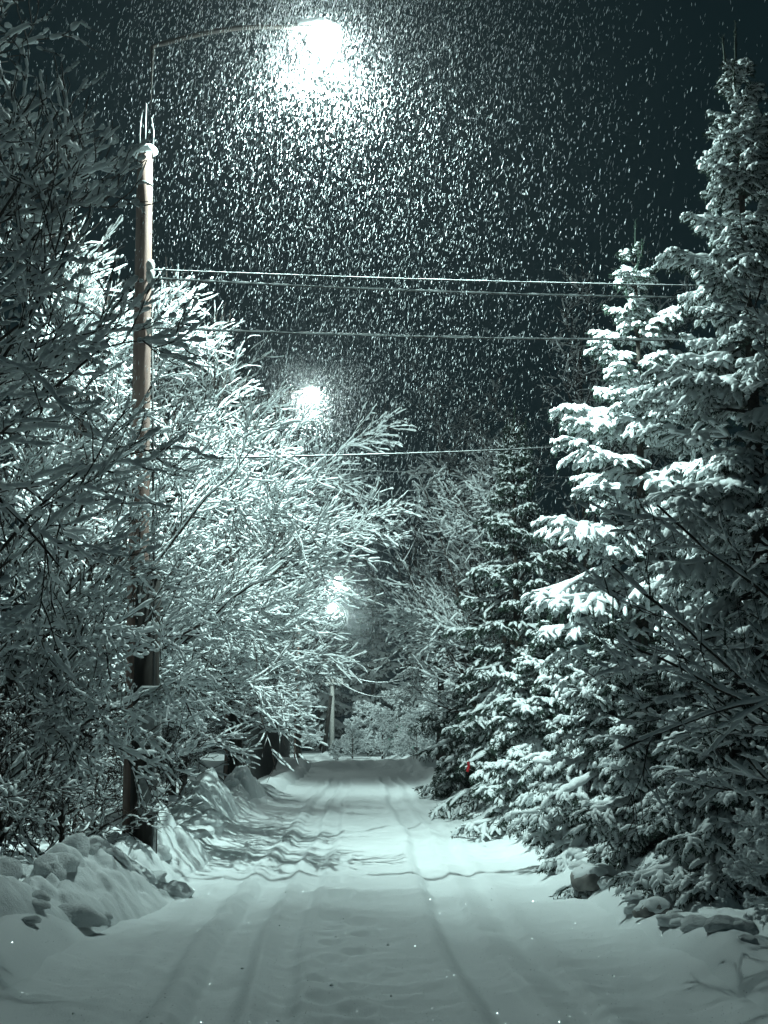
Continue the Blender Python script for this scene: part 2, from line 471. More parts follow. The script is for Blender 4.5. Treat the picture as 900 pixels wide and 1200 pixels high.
# ------------------------------------------------------------------ spruces
def spruce(name, label, base, h, rad, seed, dense=1.0, snowy=1.0, cat='spruce', low=0.04, group=None, detail=1.0, lead=0.5, pad=1.0):
    rng = np.random.default_rng(seed)
    b = np.array([base[0], base[1], gz(base[0], base[1]) - 0.08])
    root = thing(name, label, cat, tuple(b), 0, group)
    n = 14; t = np.linspace(0, 1, n)
    trunk = np.stack([0.03 * np.sin(t * 5 + seed), 0.03 * np.cos(t * 4 + seed), h * t], -1)
    MB().tubes(trunk[None], (0.028 * h * 0.55 * (1 - 0.96 * t) + 0.004)[None], 8).build('trunk', M_BARK, root)
    zs, az = [], []
    z = low * h
    while z < h * 0.985:
        u = z / h
        c = int(round((6.0 - 2.6 * u) * dense))
        a0 = rng.random() * 6.28
        for i in range(c):
            zs.append(z + rng.normal() * 0.08); az.append(a0 + i * 6.283 / c + rng.normal() * 0.2)
        z += (0.36 - 0.06 * u) / dense * (h / 7)
    zs = np.array(zs); az = np.array(az); N = len(zs)
    u = np.clip(zs / h, 0, 1)
    prof = np.minimum((1 - u) ** 0.85, 0.55 + u * 2.2)
    L = rad * prof * (0.55 + 0.62 * rng.random(N) ** 1.3) + 0.14
    el = np.radians(-16 + 62 * u ** 1.6 + rng.normal(size=N) * 6)
    m = 9
    s = np.linspace(0, 1, m)
    P = np.empty((N, m, 3)); P[:, 0] = np.stack([0 * zs, 0 * zs, zs], -1)
    d = np.stack([np.cos(az) * np.cos(el), np.sin(az) * np.cos(el), np.sin(el)], -1)
    for j in range(1, m):
        bend = (-0.10 if j < m * 0.55 else 0.10) * (1 - u) ** 0.5
        d[:, 2] += bend; d += rng.normal(size=d.shape) * 0.035; d = norm(d)
        P[:, j] = P[:, j - 1] + d * (L / (m - 1))[:, None]
    rr = np.maximum((0.010 + 0.009 * L)[:, None] * (1 - 0.85 * s[None]), 0.004)

    def side_shoots(P, L, per, ratio, t0, angle, npt, droop, sd):
        rg = np.random.default_rng(sd)
        N_, m_, _ = P.shape
        pi = np.repeat(np.arange(N_), per); k = np.tile(np.arange(per), N_)
        t_ = t0 + (1 - t0) * (k + 0.2 + 0.6 * rg.random(len(pi))) / per
        sgn = np.where(k % 2 == 0, 1.0, -1.0)
        ss = np.clip(t_, 0, .999) * (m_ - 1); i0 = np.floor(ss).astype(int); fr = (ss - i0)[:, None]
        p0 = P[pi, i0] * (1 - fr) + P[pi, i0 + 1] * fr
        T = norm(P[pi, i0 + 1] - P[pi, i0])
        S = norm(np.cross(T, np.array([0, 0, 1.0])) + rg.normal(size=T.shape) * 0.18)
        a = np.radians(angle + rg.normal(size=len(pi)) * 9)[:, None]
        dd = norm(T * np.cos(a) + S * sgn[:, None] * np.sin(a))
        ln = L[pi] * ratio * (1.05 - 0.72 * t_) * (0.7 + 0.6 * rg.random(len(pi))) + 0.05
        Q = np.empty((len(pi), npt, 3)); Q[:, 0] = p0
        for j in range(1, npt):
            dd[:, 2] -= droop * (0.6 + 0.8 * rg.random(len(pi))); dd += rg.normal(size=dd.shape) * 0.06; dd = norm(dd)
            Q[:, j] = Q[:, j - 1] + dd * (ln / (npt - 1))[:, None]
        return Q, ln, t_, pi
    per2 = int(11 * detail)
    Q, lq, tq, pq = side_shoots(P, L, per2, 0.42, 0.12, 52, 6, 0.12, seed + 1)
    big = lq > 0.16
    G, lg, tg, pg = side_shoots(Q[big], lq[big], int(6 * detail), 0.5, 0.15, 48, 4, 0.2, seed + 2)
    wood = MB()
    wood.tubes(P, rr, 5)
    wood.tubes(trunk[None, 2:], np.full((1, n - 2), 0.006), 4)
    wood.tubes(Q, np.full(Q.shape[:2], 0.004), 3)
    wood.build('branches', M_BARK, root)
    # needles
    nd = MB()

    def needles(P, per, ln, wd, sd):
        rg = np.random.default_rng(sd)
        N_, m_, _ = P.shape
        pi = np.repeat(np.arange(N_), per)
        ss = rg.random(len(pi)) ** 0.8 * (m_ - 1.001); i0 = np.floor(ss).astype(int); fr = (ss - i0)[:, None]
        p0 = P[pi, i0] * (1 - fr) + P[pi, i0 + 1] * fr
        T = norm(P[pi, i0 + 1] - P[pi, i0])
        r1 = rg.normal(size=T.shape); r1[:, 2] -= 0.35; pr = norm(r1 - (r1 * T).sum(-1, keepdims=True) * T)
        dd = norm(T * 0.75 + pr * (0.5 + 0.5 * rg.random((len(pi), 1))))
        w_ = norm(np.cross(dd, rg.normal(size=T.shape))) * wd
        l_ = (ln * (0.6 + 0.7 * rg.random(len(pi))))[:, None]
        V = np.stack([p0 - w_ * 0.5, p0 + dd * l_ * 0.55 - w_, p0 + dd * l_, p0 + dd * l_ * 0.55 + w_], 1)
        nd.add(V, np.arange(len(pi) * 4).reshape(-1, 4))
    sc = max(0.8, base[1] / 15.0) ** 0.6
    needles(G, int(10 * detail), 0.055 * sc, 0.006 * sc, seed + 3)
    needles(Q, int(14 * detail), 0.058 * sc, 0.006 * sc, seed + 4)
    needles(P[:, 3:], int(18 * detail), 0.07 * sc, 0.007 * sc, seed + 5)
    # leader
    top = [np.stack([trunk[-1], trunk[-1] + [0.01, 0, lead * 0.6], trunk[-1] + [0.02, 0.01, lead]])]
    for q_ in range(4):
        aa = rng.random() * 6.28; o_ = trunk[-1] + [0, 0, -0.12 * h * rng.random() - 0.05]
        d_ = np.array([math.cos(aa), math.sin(aa), 0]) * (0.10 + 0.12 * rng.random())
        l_ = lead * (0.5 + 0.4 * rng.random())
        top.append(np.stack([o_, o_ + d_ + [0, 0, l_ * .35], o_ + d_ * 1.15 + [0, 0, l_]]))
    top = np.stack(top)
    nd.tubes(top, np.tile([[0.014, 0.011, 0.004]], (5, 1)), 5)
    needles(top, 60, 0.04, 0.004, seed + 6)
    nd.build('needles', M_NEEDLE, root)
    # snow on the shoots
    sn = MB()

    def pads(P, sw, sh, prob, sd, tpar, ln_, f=2):
        rg = np.random.default_rng(sd)
        keep = rg.random(len(P)) < prob * (0.45 + 0.75 * tpar)
        P = P[keep]; sz = np.clip(0.42 + 1.3 * ln_[keep], 0, 1.1)[:, None]
        if not len(P): return
        ends = P.copy()
        Q_, _ = resample(ends, np.ones(P.shape[:2]), f)
        N_, n_, _ = Q_.shape
        tt = np.linspace(0, 1, n_)[None]
        nz = vnoise(np.arange(n_)[None] * 0.9 + rg.random((N_, 1)) * 50, np.arange(N_)[:, None] * 5.7, sd)
        th = sz * np.sqrt(np.maximum(np.sin(np.pi * np.clip(0.06 + tt * 0.92, 0, 1)), 0)) * (0.8 + 0.8 * nz) * (0.65 + 0.7 * rg.random((N_, 1)))
        W = np.maximum(sw * th, 1e-4); H = np.maximum(sh * th, 1e-4)
        W[:, -1] *= 0.35; H[:, -1] *= 0.35; W[:, 0] *= 0.3; H[:, 0] *= .3
        sn.tubes(Q_, W, 6, H=H, lift=np.full(W.shape, 0.008), flat=0.35)
    uq = u[pq]
    pads(Q, 0.050 * sc * pad, 0.052 * sc * pad, 0.95 * snowy, seed + 7, np.clip(tq + 0.2 + uq * .3, 0, 1), lq)
    ug = np.clip(tq[big][pg] + 0.15 + u[pq[big][pg]] * 0.3, 0, 1)
    pads(G, 0.038 * sc * pad, 0.038 * sc * pad, 0.9 * snowy, seed + 8, ug, lg + .2)
    snow_load(sn, top, np.full(top.shape[:2], 0.012), 0.010, 0.012, seed + 60, cover=0.9, sub=8)
    pads(P[:, 2:], 0.085 * sc * pad, 0.06 * sc * pad, 1.4 * snowy, seed + 9, np.ones(N), L * .5)
    sn.build('snow_cover', M_SNOW, root)
    return root


# ================================================================== LEFT SIDE TREES
bare_tree('bare_tree', 'dark bare tree with heavy curled snow slabs reaching in from the left edge', (-3.75, 10.6), 7.6, 101, limbs=10,
          bias=(0.3, -0.05, 0.08), spread=(35, 70), llen=0.35, lv=(6, 5, 3), snow=(0.008, 0.030), r0=0.09, sub=6, lens=(0.6, 0.6, 0.6), t0=0.36, cover=0.58, trop=0.04, rmin=0.007, droop=0.0, wig=0.13,
          extra=[at(90, 560, 10.6), at(80, 300, 10.2), at(130, 390, 10.5), at(70, 130, 10.2), at(70, 660, 10.5), at(110, 230, 10.5)])
bare_tree('bare_tree', 'low spreading snowy tree behind the near snow bank at the left edge', (-3.8, 14.3), 4.6, 111, limbs=9,
          bias=(0.2, 0.0, 0.04), spread=(40, 80), llen=0.42, lv=(7, 5, 3), sub=4, snow=(0.010, 0.026), r0=0.08, t0=0.08, trop=0.015, droop=0.01, wig=0.085, cover=.72, lens=(.6, .62, .65), rmin=0.007,
          extra=[at(205, 800, 14), at(190, 700, 14), at(180, 900, 14), at(185, 740, 13.8), at(120, 840, 13.8), at(180, 510, 14.6), at(165, 630, 14.4), at(178, 450, 14.7), at(192, 570, 14.6)])
L_TREE = bare_tree('bare_tree', 'brightly lit snow-laden tree directly behind the utility pole', (-4.1, 20), 6.8, 121, limbs=18,
          bias=(0.34, -0.12, 0.14), spread=(25, 60), llen=0.48, lv=(8, 6, 5), sub=3, snow=(0.0085, 0.021), r0=0.10, t0=0.06, trop=0.012, wig=0.13, ang2=(18, 48), cover=.72, lens=(.6, .62, .68), rmin=0.006,
          extra=[at(340, 640, 19.5), at(310, 560, 19.5), at(260, 470, 19.5), at(330, 740, 19.5), at(290, 820, 19.5), at(345, 600, 17), at(325, 680, 16.8), at(300, 520, 16.6)])  # nearest limbs added by the lamp to cast shadow streaks on the lane
bare_tree('bare_tree', 'tall snowy tree whose fine branches overhang the lane below the second lamp', (-3.9, 25), 7.1, 131, limbs=18,
          bias=(0.40, -0.12, 0.08), spread=(28, 62), llen=0.5, lv=(8, 6, 5), sub=3, snow=(0.0095, 0.023), r0=0.10, t0=0.08, trop=0.008, wig=0.13, ang2=(18, 48), cover=.72, lens=(.6, .62, .68), rmin=0.007,
          extra=[at(430, 500, 24), at(420, 600, 24), at(392, 636, 24), at(345, 700, 24), at(385, 560, 25), at(340, 790, 24)])
bare_tree('bare_tree', 'shaded bare tree standing over the dark sheet fence', (-4.4, 33), 6.6, 141, limbs=15,
          bias=(0.25, 0, 0.05), spread=(30, 70), llen=0.5, lv=(7, 5, 3), snow=(0.022, 0.03), r0=0.10, t0=0.08, rmin=0.008, wig=.08, lens=(.6, .62, .68), cover=.7)
bare_tree('bare_tree', 'frosted bare tree behind the fence end near the far lamps', (-4.6, 49), 7.5, 151, limbs=12,
          bias=(0.1, 0, 0.05), spread=(30, 65), llen=0.4, lv=(7, 5, 3), snow=(0.03, 0.04), r0=0.11, t0=0.12, rmin=0.011, wig=.09)
for x_, y_, sc_, rz_, lab_ in ((-7.6, 17, 1.0, 2.4, 'snowy tree standing back from the lane left of the near pole, in shade'), (-8.2, 25.5, 1.15, 4.1, 'snowy tree in the second row behind the tree overhanging the lane'),
                               (-7.8, 35, 1.2, 0.6, 'snowy tree in the second row behind the sheet fence')):
    c = copy_tree(L_TREE); c.location = (x_, y_, gz(x_, y_) - .08); c.scale = (sc_,) * 3; c.rotation_euler = (0, 0, rz_); c['label'] = lab_
for i_, (x_, y_, h_, lab_) in enumerate(((-3.1, 14.9, 1.8, 'dark twiggy bush right behind the near utility pole'), (-4.5, 13.6, 2.1, 'dark bush at the left edge behind the highest part of the snow bank'), (-4.6, 18.4, 2.2, 'dark dense bush beneath the brightly lit tree'), (-3.2, 22.4, 1.9, 'dark bush beside the nearer gatepost'), (-5.0, 22, 2.4, 'taller dark bush back from the lane beneath the overhanging tree'), (-3.5, 12.8, 1.7, 'dark thicket of low twigs behind the near snow bank'), (-3.4, 16.4, 1.9, 'snow-flecked bush at the foot of the near utility pole'),
                              (-3.6, 19.5, 2.0, 'low twiggy bush between the near pole and the first gatepost'), (-3.6, 26.5, 2.0, 'low dark bush between the two dark gateposts'), (-5.6, 15.5, 2.2, 'dark bush filling the left edge behind the low spreading tree'))):
    bare_tree('twiggy_bush', lab_, (x_, y_), h_, 160 + i_, limbs=16, spread=(25, 80), llen=0.66, lv=(6, 5, 3), snow=(0.010, 0.014), r0=0.03, t0=0.02, wig=.12, lens=(.6, .62, .62), cover=.32, cat='bush', rmin=0.006, sub=1)

# ================================================================== RIGHT SIDE TREES
spruce('spruce_tree', 'tallest snowy spruce cut off by the right edge', (3.75, 13.2), 8.1, 1.75, 201, pad=1.25, dense=1.3)
spruce('spruce_tree', 'big brightly lit spruce with thick snow pads on the right roadside', (3.65, 18.2), 7.85, 2.6, 211, snowy=1.2, pad=1.15)
spruce('spruce_tree', 'darker narrow spruce behind the big bright one', (2.75, 25), 6.9, 1.8, 221, snowy=0.5, pad=0.75)
spruce('spruce_tree', 'small dark spruce farthest down the right roadside', (2.6, 33), 5.0, 1.7, 231, snowy=0.45, pad=0.75)
spruce('spruce_tree', 'young low spruce filling the gap under the big roadside spruces', (2.75, 20.8), 3.0, 1.45, 241, snowy=0.8)
spruce('spruce_tree', 'low spruce sapling bent under snow beneath the tallest right spruce', (2.95, 11.4), 1.9, 0.95, 251, snowy=0.8)
bare_tree('bare_tree', 'bare dark-twigged tree leaning in from the right edge before the spruces', (3.5, 9.2), 3.9, 301, limbs=8,
          bias=(-0.35, 0.0, 0.10), spread=(35, 75), llen=0.45, lv=(5, 4, 2), snow=(0.008, 0.021), r0=0.06, t0=0.08, sub=5, trop=0.02, rmin=0.0045, cover=0.55, wig=.09, lens=(.6, .62, .65),
          extra=[at(720, 660, 9.2), at(740, 760, 9), at(770, 590, 9.2), at(730, 880, 9)])
bare_tree('bare_tree', 'snowy bare tree reaching left over the lane behind the dark spruce', (3.0, 30), 6.8, 311, limbs=13,
          bias=(-0.38, -0.05, -0.02), spread=(40, 75), llen=0.42, lv=(5, 4, 3), snow=(0.016, 0.027), r0=0.09, t0=0.2, trop=0.004, rmin=0.008, wig=.09, lens=(.6, .6, .65), cover=.58,
          extra=[at(455, 690, 29.5), at(470, 590, 29.5), at(520, 570, 29.5), at(465, 760, 29.5)])
spruce('spruce_tree', 'low broad spruce whose boughs touch the lane under the big bright spruce', (2.75, 15.6), 2.5, 1.25, 261, snowy=0.8)
spruce('spruce_tree', 'small drooping spruce between the lowest sapling and the broad low spruce', (2.8, 13.2), 2.1, 1.05, 271, snowy=0.8)
bare_tree('bare_tree', 'slender snowy bare tree leaning over the lane beside the dark narrow spruce', (2.5, 27), 5.6, 351, limbs=11,
          bias=(-0.42, -0.05, 0.02), spread=(40, 75), llen=0.42, lv=(6, 4, 3), snow=(0.016, 0.026), r0=0.07, t0=0.25, trop=0.006, rmin=0.007, wig=.09, lens=(.6, .6, .65), cover=.72,
          extra=[at(460, 640, 26.5), at(490, 560, 26.5)])
for i_, (x_, y_, h_) in enumerate(((3.2, 58, 14), (10.5, 50, 16), (5.8, 78, 14))):
    bare_tree('bare_tree', ('dim tall bare tree behind the narrow spruces, its twigs against the night sky', 'dim tallest bare tree showing faintly beyond the top of the bright spruce', 'faint bare tree beyond the far lamps above the frosted bushes')[i_], (x_, y_), h_, 360 + i_, limbs=15,
              spread=(25, 60), llen=0.38, lv=(6, 4, 3), snow=(0.022, 0.025), r0=0.16, t0=0.25, rmin=0.012, cover=0.6)
bare_tree('bare_tree', 'dim bare tree high behind the wires above the right spruces', (6.8, 42), 13.5, 321, limbs=14,
          spread=(25, 55), llen=0.36, lv=(6, 4, 3), snow=(0.02, 0.02), r0=0.16, t0=0.3, rmin=0.010, cover=0.5)
bare_tree('bare_tree', 'dim bare tree beyond the second lamp in the middle distance', (6.0, 54), 13, 331, limbs=14,
          spread=(25, 60), llen=0.36, lv=(6, 4, 3), snow=(0.025, 0.025), r0=0.15, t0=0.3, rmin=0.012, cover=0.6)
bare_tree('bare_tree', 'tall dim bare tree farther off on the left behind the second lamp', (-4.5, 60), 13, 341, limbs=14,
          spread=(25, 60), llen=0.36, lv=(6, 4, 3), snow=(0.025, 0.025), r0=0.15, t0=0.3, rmin=0.012, cover=0.6)

# ================================================================== FAR END
far = spruce('spruce_tree', 'tall dark forest spruce beyond the far end of the lane', (0.8, 112), 15, 3.6, 401, dense=0.9, detail=0.8, group='forest spruces beyond the lane end', snowy=0.8)
for i, (x, y, s, rz) in enumerate([(-3.5, 118, 1.1, 1), (4.5, 108, 1.15, 2), (8.5, 120, 1.2, 3), (-8, 110, 1.0, 4), (12.5, 112, 1.05, 5), (-12, 122, 1.2, 2.5), (-17, 114, 1.0, .6), (17, 116, 1.2, 1.6)]):
    c = copy_tree(far); c.location = (x, y, gz(x, y) - .1); c.scale = (s, s, s); c.rotation_euler = (0, 0, rz)
bush = bare_tree('snowy_bush', 'rounded frosted bush at the end of the lane', (1.2, 86), 2.6, 411, limbs=20, spread=(30, 85), llen=0.62, lv=(7, 5, 4), snow=(0.035, 0.045), r0=0.05, t0=0.02,
                 cat='bush', rmin=0.01, group='frosted bushes across the end of the lane')
for i, (x, y, s, rz) in enumerate([(-0.6, 88, 0.8, 1), (3.2, 84, 0.9, 2), (-3.8, 86, 1.2, 3), (4.6, 88, 1.3, 4), (0.4, 97, 1.2, 5), (2.4, 99, 1.4, .5), (-4.6, 98, 1.7, 1.5), (6.0, 95, 1.8, 2.2), (-1.4, 82, 0.4, 3.3), (2.2, 80, 0.45, 4.2)]):
    c = copy_tree(bush); c.location = (x, y, gz(x, y) - .05); c.scale = (s, s, s); c.rotation_euler = (0, 0, rz)


# ================================================================== POLES AND LAMPS
def lamp_light(blend, power, spot, ybias):
    ld = bpy.data.lights.new('lamp_light', 'SPOT')
    ld.energy = power; ld.color = LAMP_COL; ld.shadow_soft_size = 0.03
    ld.spot_size = R(spot); ld.spot_blend = blend
    # light weighted sideways and down the lane to brighten trees, dim the foreground
    ld.use_nodes = True
    t = ld.node_tree; t.nodes.clear(); N = t.nodes.new; Lk = t.links.new
    o_ = N('ShaderNodeOutputLight'); e = N('ShaderNodeEmission'); ge = N('ShaderNodeNewGeometry'); sp = N('ShaderNodeSeparateXYZ')
    ab = N('ShaderNodeMath'); ab.operation = 'ABSOLUTE'
    m1 = N('ShaderNodeMath'); m1.operation = 'MULTIPLY_ADD'; m1.inputs[1].default_value = 0.95; m1.inputs[2].default_value = 0.29
    m2 = N('ShaderNodeMath'); m2.operation = 'MULTIPLY_ADD'; m2.inputs[1].default_value = ybias
    mm = N('ShaderNodeMath'); mm.operation = 'MAXIMUM'; mm.inputs[1].default_value = 0.06
    Lk(ge.outputs['Incoming'], sp.inputs[0]); Lk(sp.outputs['X'], ab.inputs[0]); Lk(ab.outputs[0], m1.inputs[0])
    Lk(sp.outputs['Y'], m2.inputs[0]); Lk(m1.outputs[0], m2.inputs[2]); Lk(m2.outputs[0], mm.inputs[0]); Lk(mm.outputs[0], e.inputs['Strength']); Lk(e.outputs[0], o_.inputs[0])
    return ld


def wood_pole(label, x, y, h, arm_to, power, full=True, blend=0.6, spot=178, ybias=0.72, lean=(0, 0), group=None, name='utility_pole'):
    z0 = gz(x, y) - 0.15
    b = np.array([x, y, z0])
    root = thing(name, label, 'utility pole', tuple(b), 0, group)
    top = np.array([lean[0], lean[1], h - z0])
    t = np.linspace(0, 1, 14)[:, None]
    shaft = MB().path(top * t, 0.128 - 0.042 * t[:, 0], 18).build('pole_shaft', M_WOOD, root)
    for q in (0.955, 0.62, 0.3, 0.2):
        c = top * q; r = 0.128 - 0.042 * q + 0.006
        MB().path([c - [0, 0, .02], c + [0, 0, .02]], r, 18).build('clamp_band', M_STEEL, root)
    # tarred stub the pole is strapped to
    st = MB().path(np.array([[0.13, -0.22, 0.0], [0.12, -0.21, 1.6], [0.11, -0.20, 3.2]]), [0.15, 0.14, 0.13], 14)
    st.build('pole_stub', M_TAR, root)
    # snow on the pole top
    cap = MB()
    k = 16; rings = []
    for rr, zz in ((0.100, 0.0), (0.125, 0.02), (0.128, 0.05), (0.10, 0.085), (0.05, 0.105), (0.004, 0.11)):
        a = np.arange(k) / k * 6.2832
        wob = 1 + 0.10 * np.sin(a * 2 + 1) + 0.06 * np.sin(a * 5)
        rings.append(np.stack([rr * wob * np.cos(a), rr * wob * np.sin(a), zz + 0.03 * np.cos(a + .6) * (rr / 0.12)], -1))
    V = np.array(rings) + top
    idx = np.arange(len(rings) * k).reshape(len(rings), k)
    cap.add(V, np.stack([idx[:-1], np.roll(idx[:-1], -1, 1), np.roll(idx[1:], -1, 1), idx[1:]], -1).reshape(-1, 4))
    cap.build('snow_cap', M_SNOW, root)
    # bracket
    A = np.array(arm_to) - b
    e0 = top + [0.05, 0, -0.7]; e1 = np.array([top[0] + 0.05, top[1], A[2] - 0.38])
    br = MB()
    pts = [e0, e0 * .4 + e1 * .6, e1]
    for s in np.linspace(0.06, 1, 9):
        pts.append(e1 * (1 - s) + (A + [0, 0, 0.06]) * s + np.array([0, 0, 0.12 * math.sin(s * math.pi)]))
    br.path(pts, 0.028, 8)
    bro = br.build('bracket_arm', M_TAR, root)
    for dx, hh in ((-0.06, 0.55), (0.0, 0.62), (0.09, 0.45)):
        MB().path([top + [dx, -0.02, -0.05], top + [dx * 1.05, -0.02, hh * .6], top + [dx * .7, -0.02, hh]], 0.008, 6).build('hook_rod', M_STEEL, root)
    # lamp head: shallow shell, bowl lens underneath enlarged to read as its round glow
    d = A - e1; d[2] = 0; d = d / np.linalg.norm(d)
    ang = math.atan2(d[1], d[0])
    sec = []
    for s, wv, hv in ((-0.30, 0.04, 0.04), (-0.22, 0.07, 0.06), (-0.05, 0.10, 0.09), (0.12, 0.11, 0.10), (0.24, 0.08, 0.07), (0.28, 0.02, 0.02)):
        a = np.arange(14) / 14 * 6.2832
        sec.append(np.stack([np.full(14, s), wv * np.cos(a), 0.05 + np.where(np.sin(a) > 0, np.sin(a) * hv, np.sin(a) * hv * 0.35)], -1))
    V = np.array(sec); ca, sa = math.cos(ang), math.sin(ang)
    rot = np.array([[ca, -sa, 0], [sa, ca, 0], [0, 0, 1]])
    idx = np.arange(6 * 14).reshape(6, 14)
    lh = MB().add(V.reshape(-1, 3) @ rot.T + A, np.stack([idx[:-1], np.roll(idx[:-1], -1, 1), np.roll(idx[1:], -1, 1), idx[1:]], -1).reshape(-1, 4))
    head = lh.build('lamp_head', M_TAR, root)
    ln = []
    for rr, zz in ((0.10, 0.10), (0.17, 0.03), (0.195, -0.06), (0.17, -0.16), (0.10, -0.225), (0.005, -0.25)):
        a = np.arange(16) / 16 * 6.2832
        ln.append(np.stack([0.10 + rr * 1.03 * np.cos(a), rr * np.sin(a), np.full(16, zz)], -1))
    V = np.array(ln); idx = np.arange(6 * 16).reshape(6, 16)
    lens = MB().add(V.reshape(-1, 3) @ rot.T + A, np.stack([idx[:-1], np.roll(idx[:-1], -1, 1), np.roll(idx[1:], -1, 1), idx[1:]], -1).reshape(-1, 4)).build('lamp_lens', M_LENS, head)
    ld = lamp_light(blend, power, spot, ybias)
    lo = bpy.data.objects.new('lamp_light', ld); COL.objects.link(lo); lo.parent = head
    lo.location = tuple(rot @ np.array([0.10, 0, -0.30]) + A)
    sn = MB(); V = np.array(sec[1:5]); V2 = V.copy()
    V2[..., 2] = 0.05 + (V[..., 2] - 0.05) * 1.5 + 0.012
    V2 = V2[:, V[0, :, 2] >= 0.049]
    nn = V2.shape[1]
    idx = np.arange(4 * nn).reshape(4, nn)
    sn.add(V2.reshape(-1, 3) @ rot.T + A, np.stack([idx[:-1, :-1], idx[:-1, 1:], idx[1:, 1:], idx[1:, :-1]], -1).reshape(-1, 4)).build('snow_on_lamp', M_SNOW, head)
    if full:
        for py_ in (316, 326, 384, 538):
            zz = at(168, py_, y)[2] - b[2]; xc = top[0] * zz / top[2]
            ins = MB().path([(xc + .09, -.10, zz - .10), (xc + .10, -.13, zz - .04), (xc + .10, -.13, zz + .02), (xc + .10, -.13, zz + .07)], [0.018, 0.045, 0.05, 0.03], 10).build('insulator', M_CERAMIC, root)
            MB().path([(xc + .02, -.02, zz - .12), (xc + .08, -.09, zz - .13), (xc + .10, -.13, zz - .05)], 0.012, 6).build('hook', M_STEEL, ins)
        mb = MB().box((0.20, -0.40, 1.55), (0.22, 0.16, 0.62), bev=0.02).build('meter_box', M_BOX, root, smooth=False)
        dr = MB().box((0.20, -0.487, 1.55), (0.17, 0.012, 0.52), bev=0.004).build('box_door', M_STEEL, mb, smooth=False)
        vb = MB()
        for q in range(6):
            vb.box((0.20, -0.497, 1.66 + q * 0.022), (0.12, 0.010, 0.009))
        vb.build('vent_louvre', M_TAR, mb, smooth=False)
        MB().box((0.20, -0.38, 0.75), (0.2, 0.14, 0.42), bev=0.015).build('cable_box', M_BOX, root, smooth=False)
        MB().path([(0.26, -0.37, 0.0), (0.265, -0.37, 0.55)], 0.022, 8).build('conduit', M_STEEL, root)
        MB().path([(0.25, -0.38, 0.95), (0.25, -0.38, 1.25)], 0.022, 8).build('conduit', M_STEEL, root)
        MB().path([(0.22, -0.36, 1.85), (0.2, -0.34, 2.6), (0.12, -0.13, 4.2), (0.06, -0.12, 6.0)], 0.014, 6).build('cable_run', M_WIRE, root)
    return root, b, top


P1 = at(156, 1026, 15.3); L1 = at(370, 40, 15.7); T1 = at(170, 182, 15.3)
POW = 7100
p1root, p1b, p1t = wood_pole('weathered wooden utility pole with meter boxes carrying the nearest street lamp', P1[0], P1[1], T1[2], L1, POW, True, 0.6, 178, 0.72, (T1[0] - P1[0], 0))
L2 = at(361, 460, 35); x2 = -3.25
p2 = wood_pole('utility pole hidden in the snowy trees carrying the second lamp', x2, 35, 8.6, L2, POW * 0.7, False, 0.9, 116)
L3 = at(393, 679, 71); x3 = at(348, 800, 71)[0]
p3 = wood_pole('dark pole at the end of the sheet fence carrying the upper far lamp', x3, 71, 8.6, L3, POW * 0.6, False, 0.12, 179, 0.4)
L4 = at(388, 709, 89)
p4 = wood_pole('farthest lamp pole behind the trees carrying the lower far lamp', -4.1, 89, 8.6, L4, POW * 0.6, False, 0.08, 179, 0.35)

# pale concrete pole with a crossarm at the end of the lane
fp = at(389, 890, 96); fz = gz(fp[0], fp[1]) - .1
fr = thing('utility_pole', 'slim pale concrete pole with crossarm in the middle of the lane end', 'utility pole', (fp[0], fp[1], fz))
ftop = at(389, 788, 96)[2] - fz
MB().path([(0, 0, 0), (0, 0, ftop * .5), (0, 0, ftop)], [0.17, 0.15, 0.13], 10).build('pole_shaft', M_CONC, fr)
MB().path([(-0.55, -0.55, 0), (-0.1, -0.2, ftop * 0.72)], [0.14, 0.12], 10).build('brace_post', M_TAR, fr)
MB().box((0, -0.22, ftop - 0.75), (1.5, 0.14, 0.14), bev=.02).build('crossarm', M_CONC, fr)
for dx in (-0.65, -0.3, 0.35, 0.65):
    MB().path([(dx, -0.22, ftop - 0.68), (dx, -0.22, ftop - 0.5), (dx, -0.22, ftop - 0.35)], [0.03, 0.085, 0.06], 8).build('insulator', M_CERAMIC, fr)
MB().path([(0, 0, ftop - .1), (0.0, 0, ftop + .35), (-.35, 0, ftop + .75)], 0.05, 6).build('top_bracket', M_CONC, fr)


# wires
def wire(label, a, b, sag, r=0.010, snow=0.012, group=None):
    a, b = np.array(a, float), np.array(b, float)
    t = np.linspace(0, 1, 40)[:, None]
    P = a * (1 - t) + b * t
    P[:, 2] -= sag * 4 * (t * (1 - t))[:, 0]
    o = MB().tubes(P[None] - a, np.full((1, 40), r), 6).build('power_line', M_WIRE)
    o.location = a
    tag(o, label, 'power line', group)
    mb = MB()
    Q, q = resample(P[None] - a, np.full((1, 40), r), 5)
    nz = vnoise(np.arange(Q.shape[1])[None] * 0.6, np.full((1, Q.shape[1]), a[2] * 7), 4) + .5
    th = snow * (0.35 + 1.1 * nz)
    mb.tubes(Q, r * 0.9 + th * .35, 6, H=th, lift=q * .7, flat=.4)
    mb.build('snow_coating', M_SNOW, o)
    return o


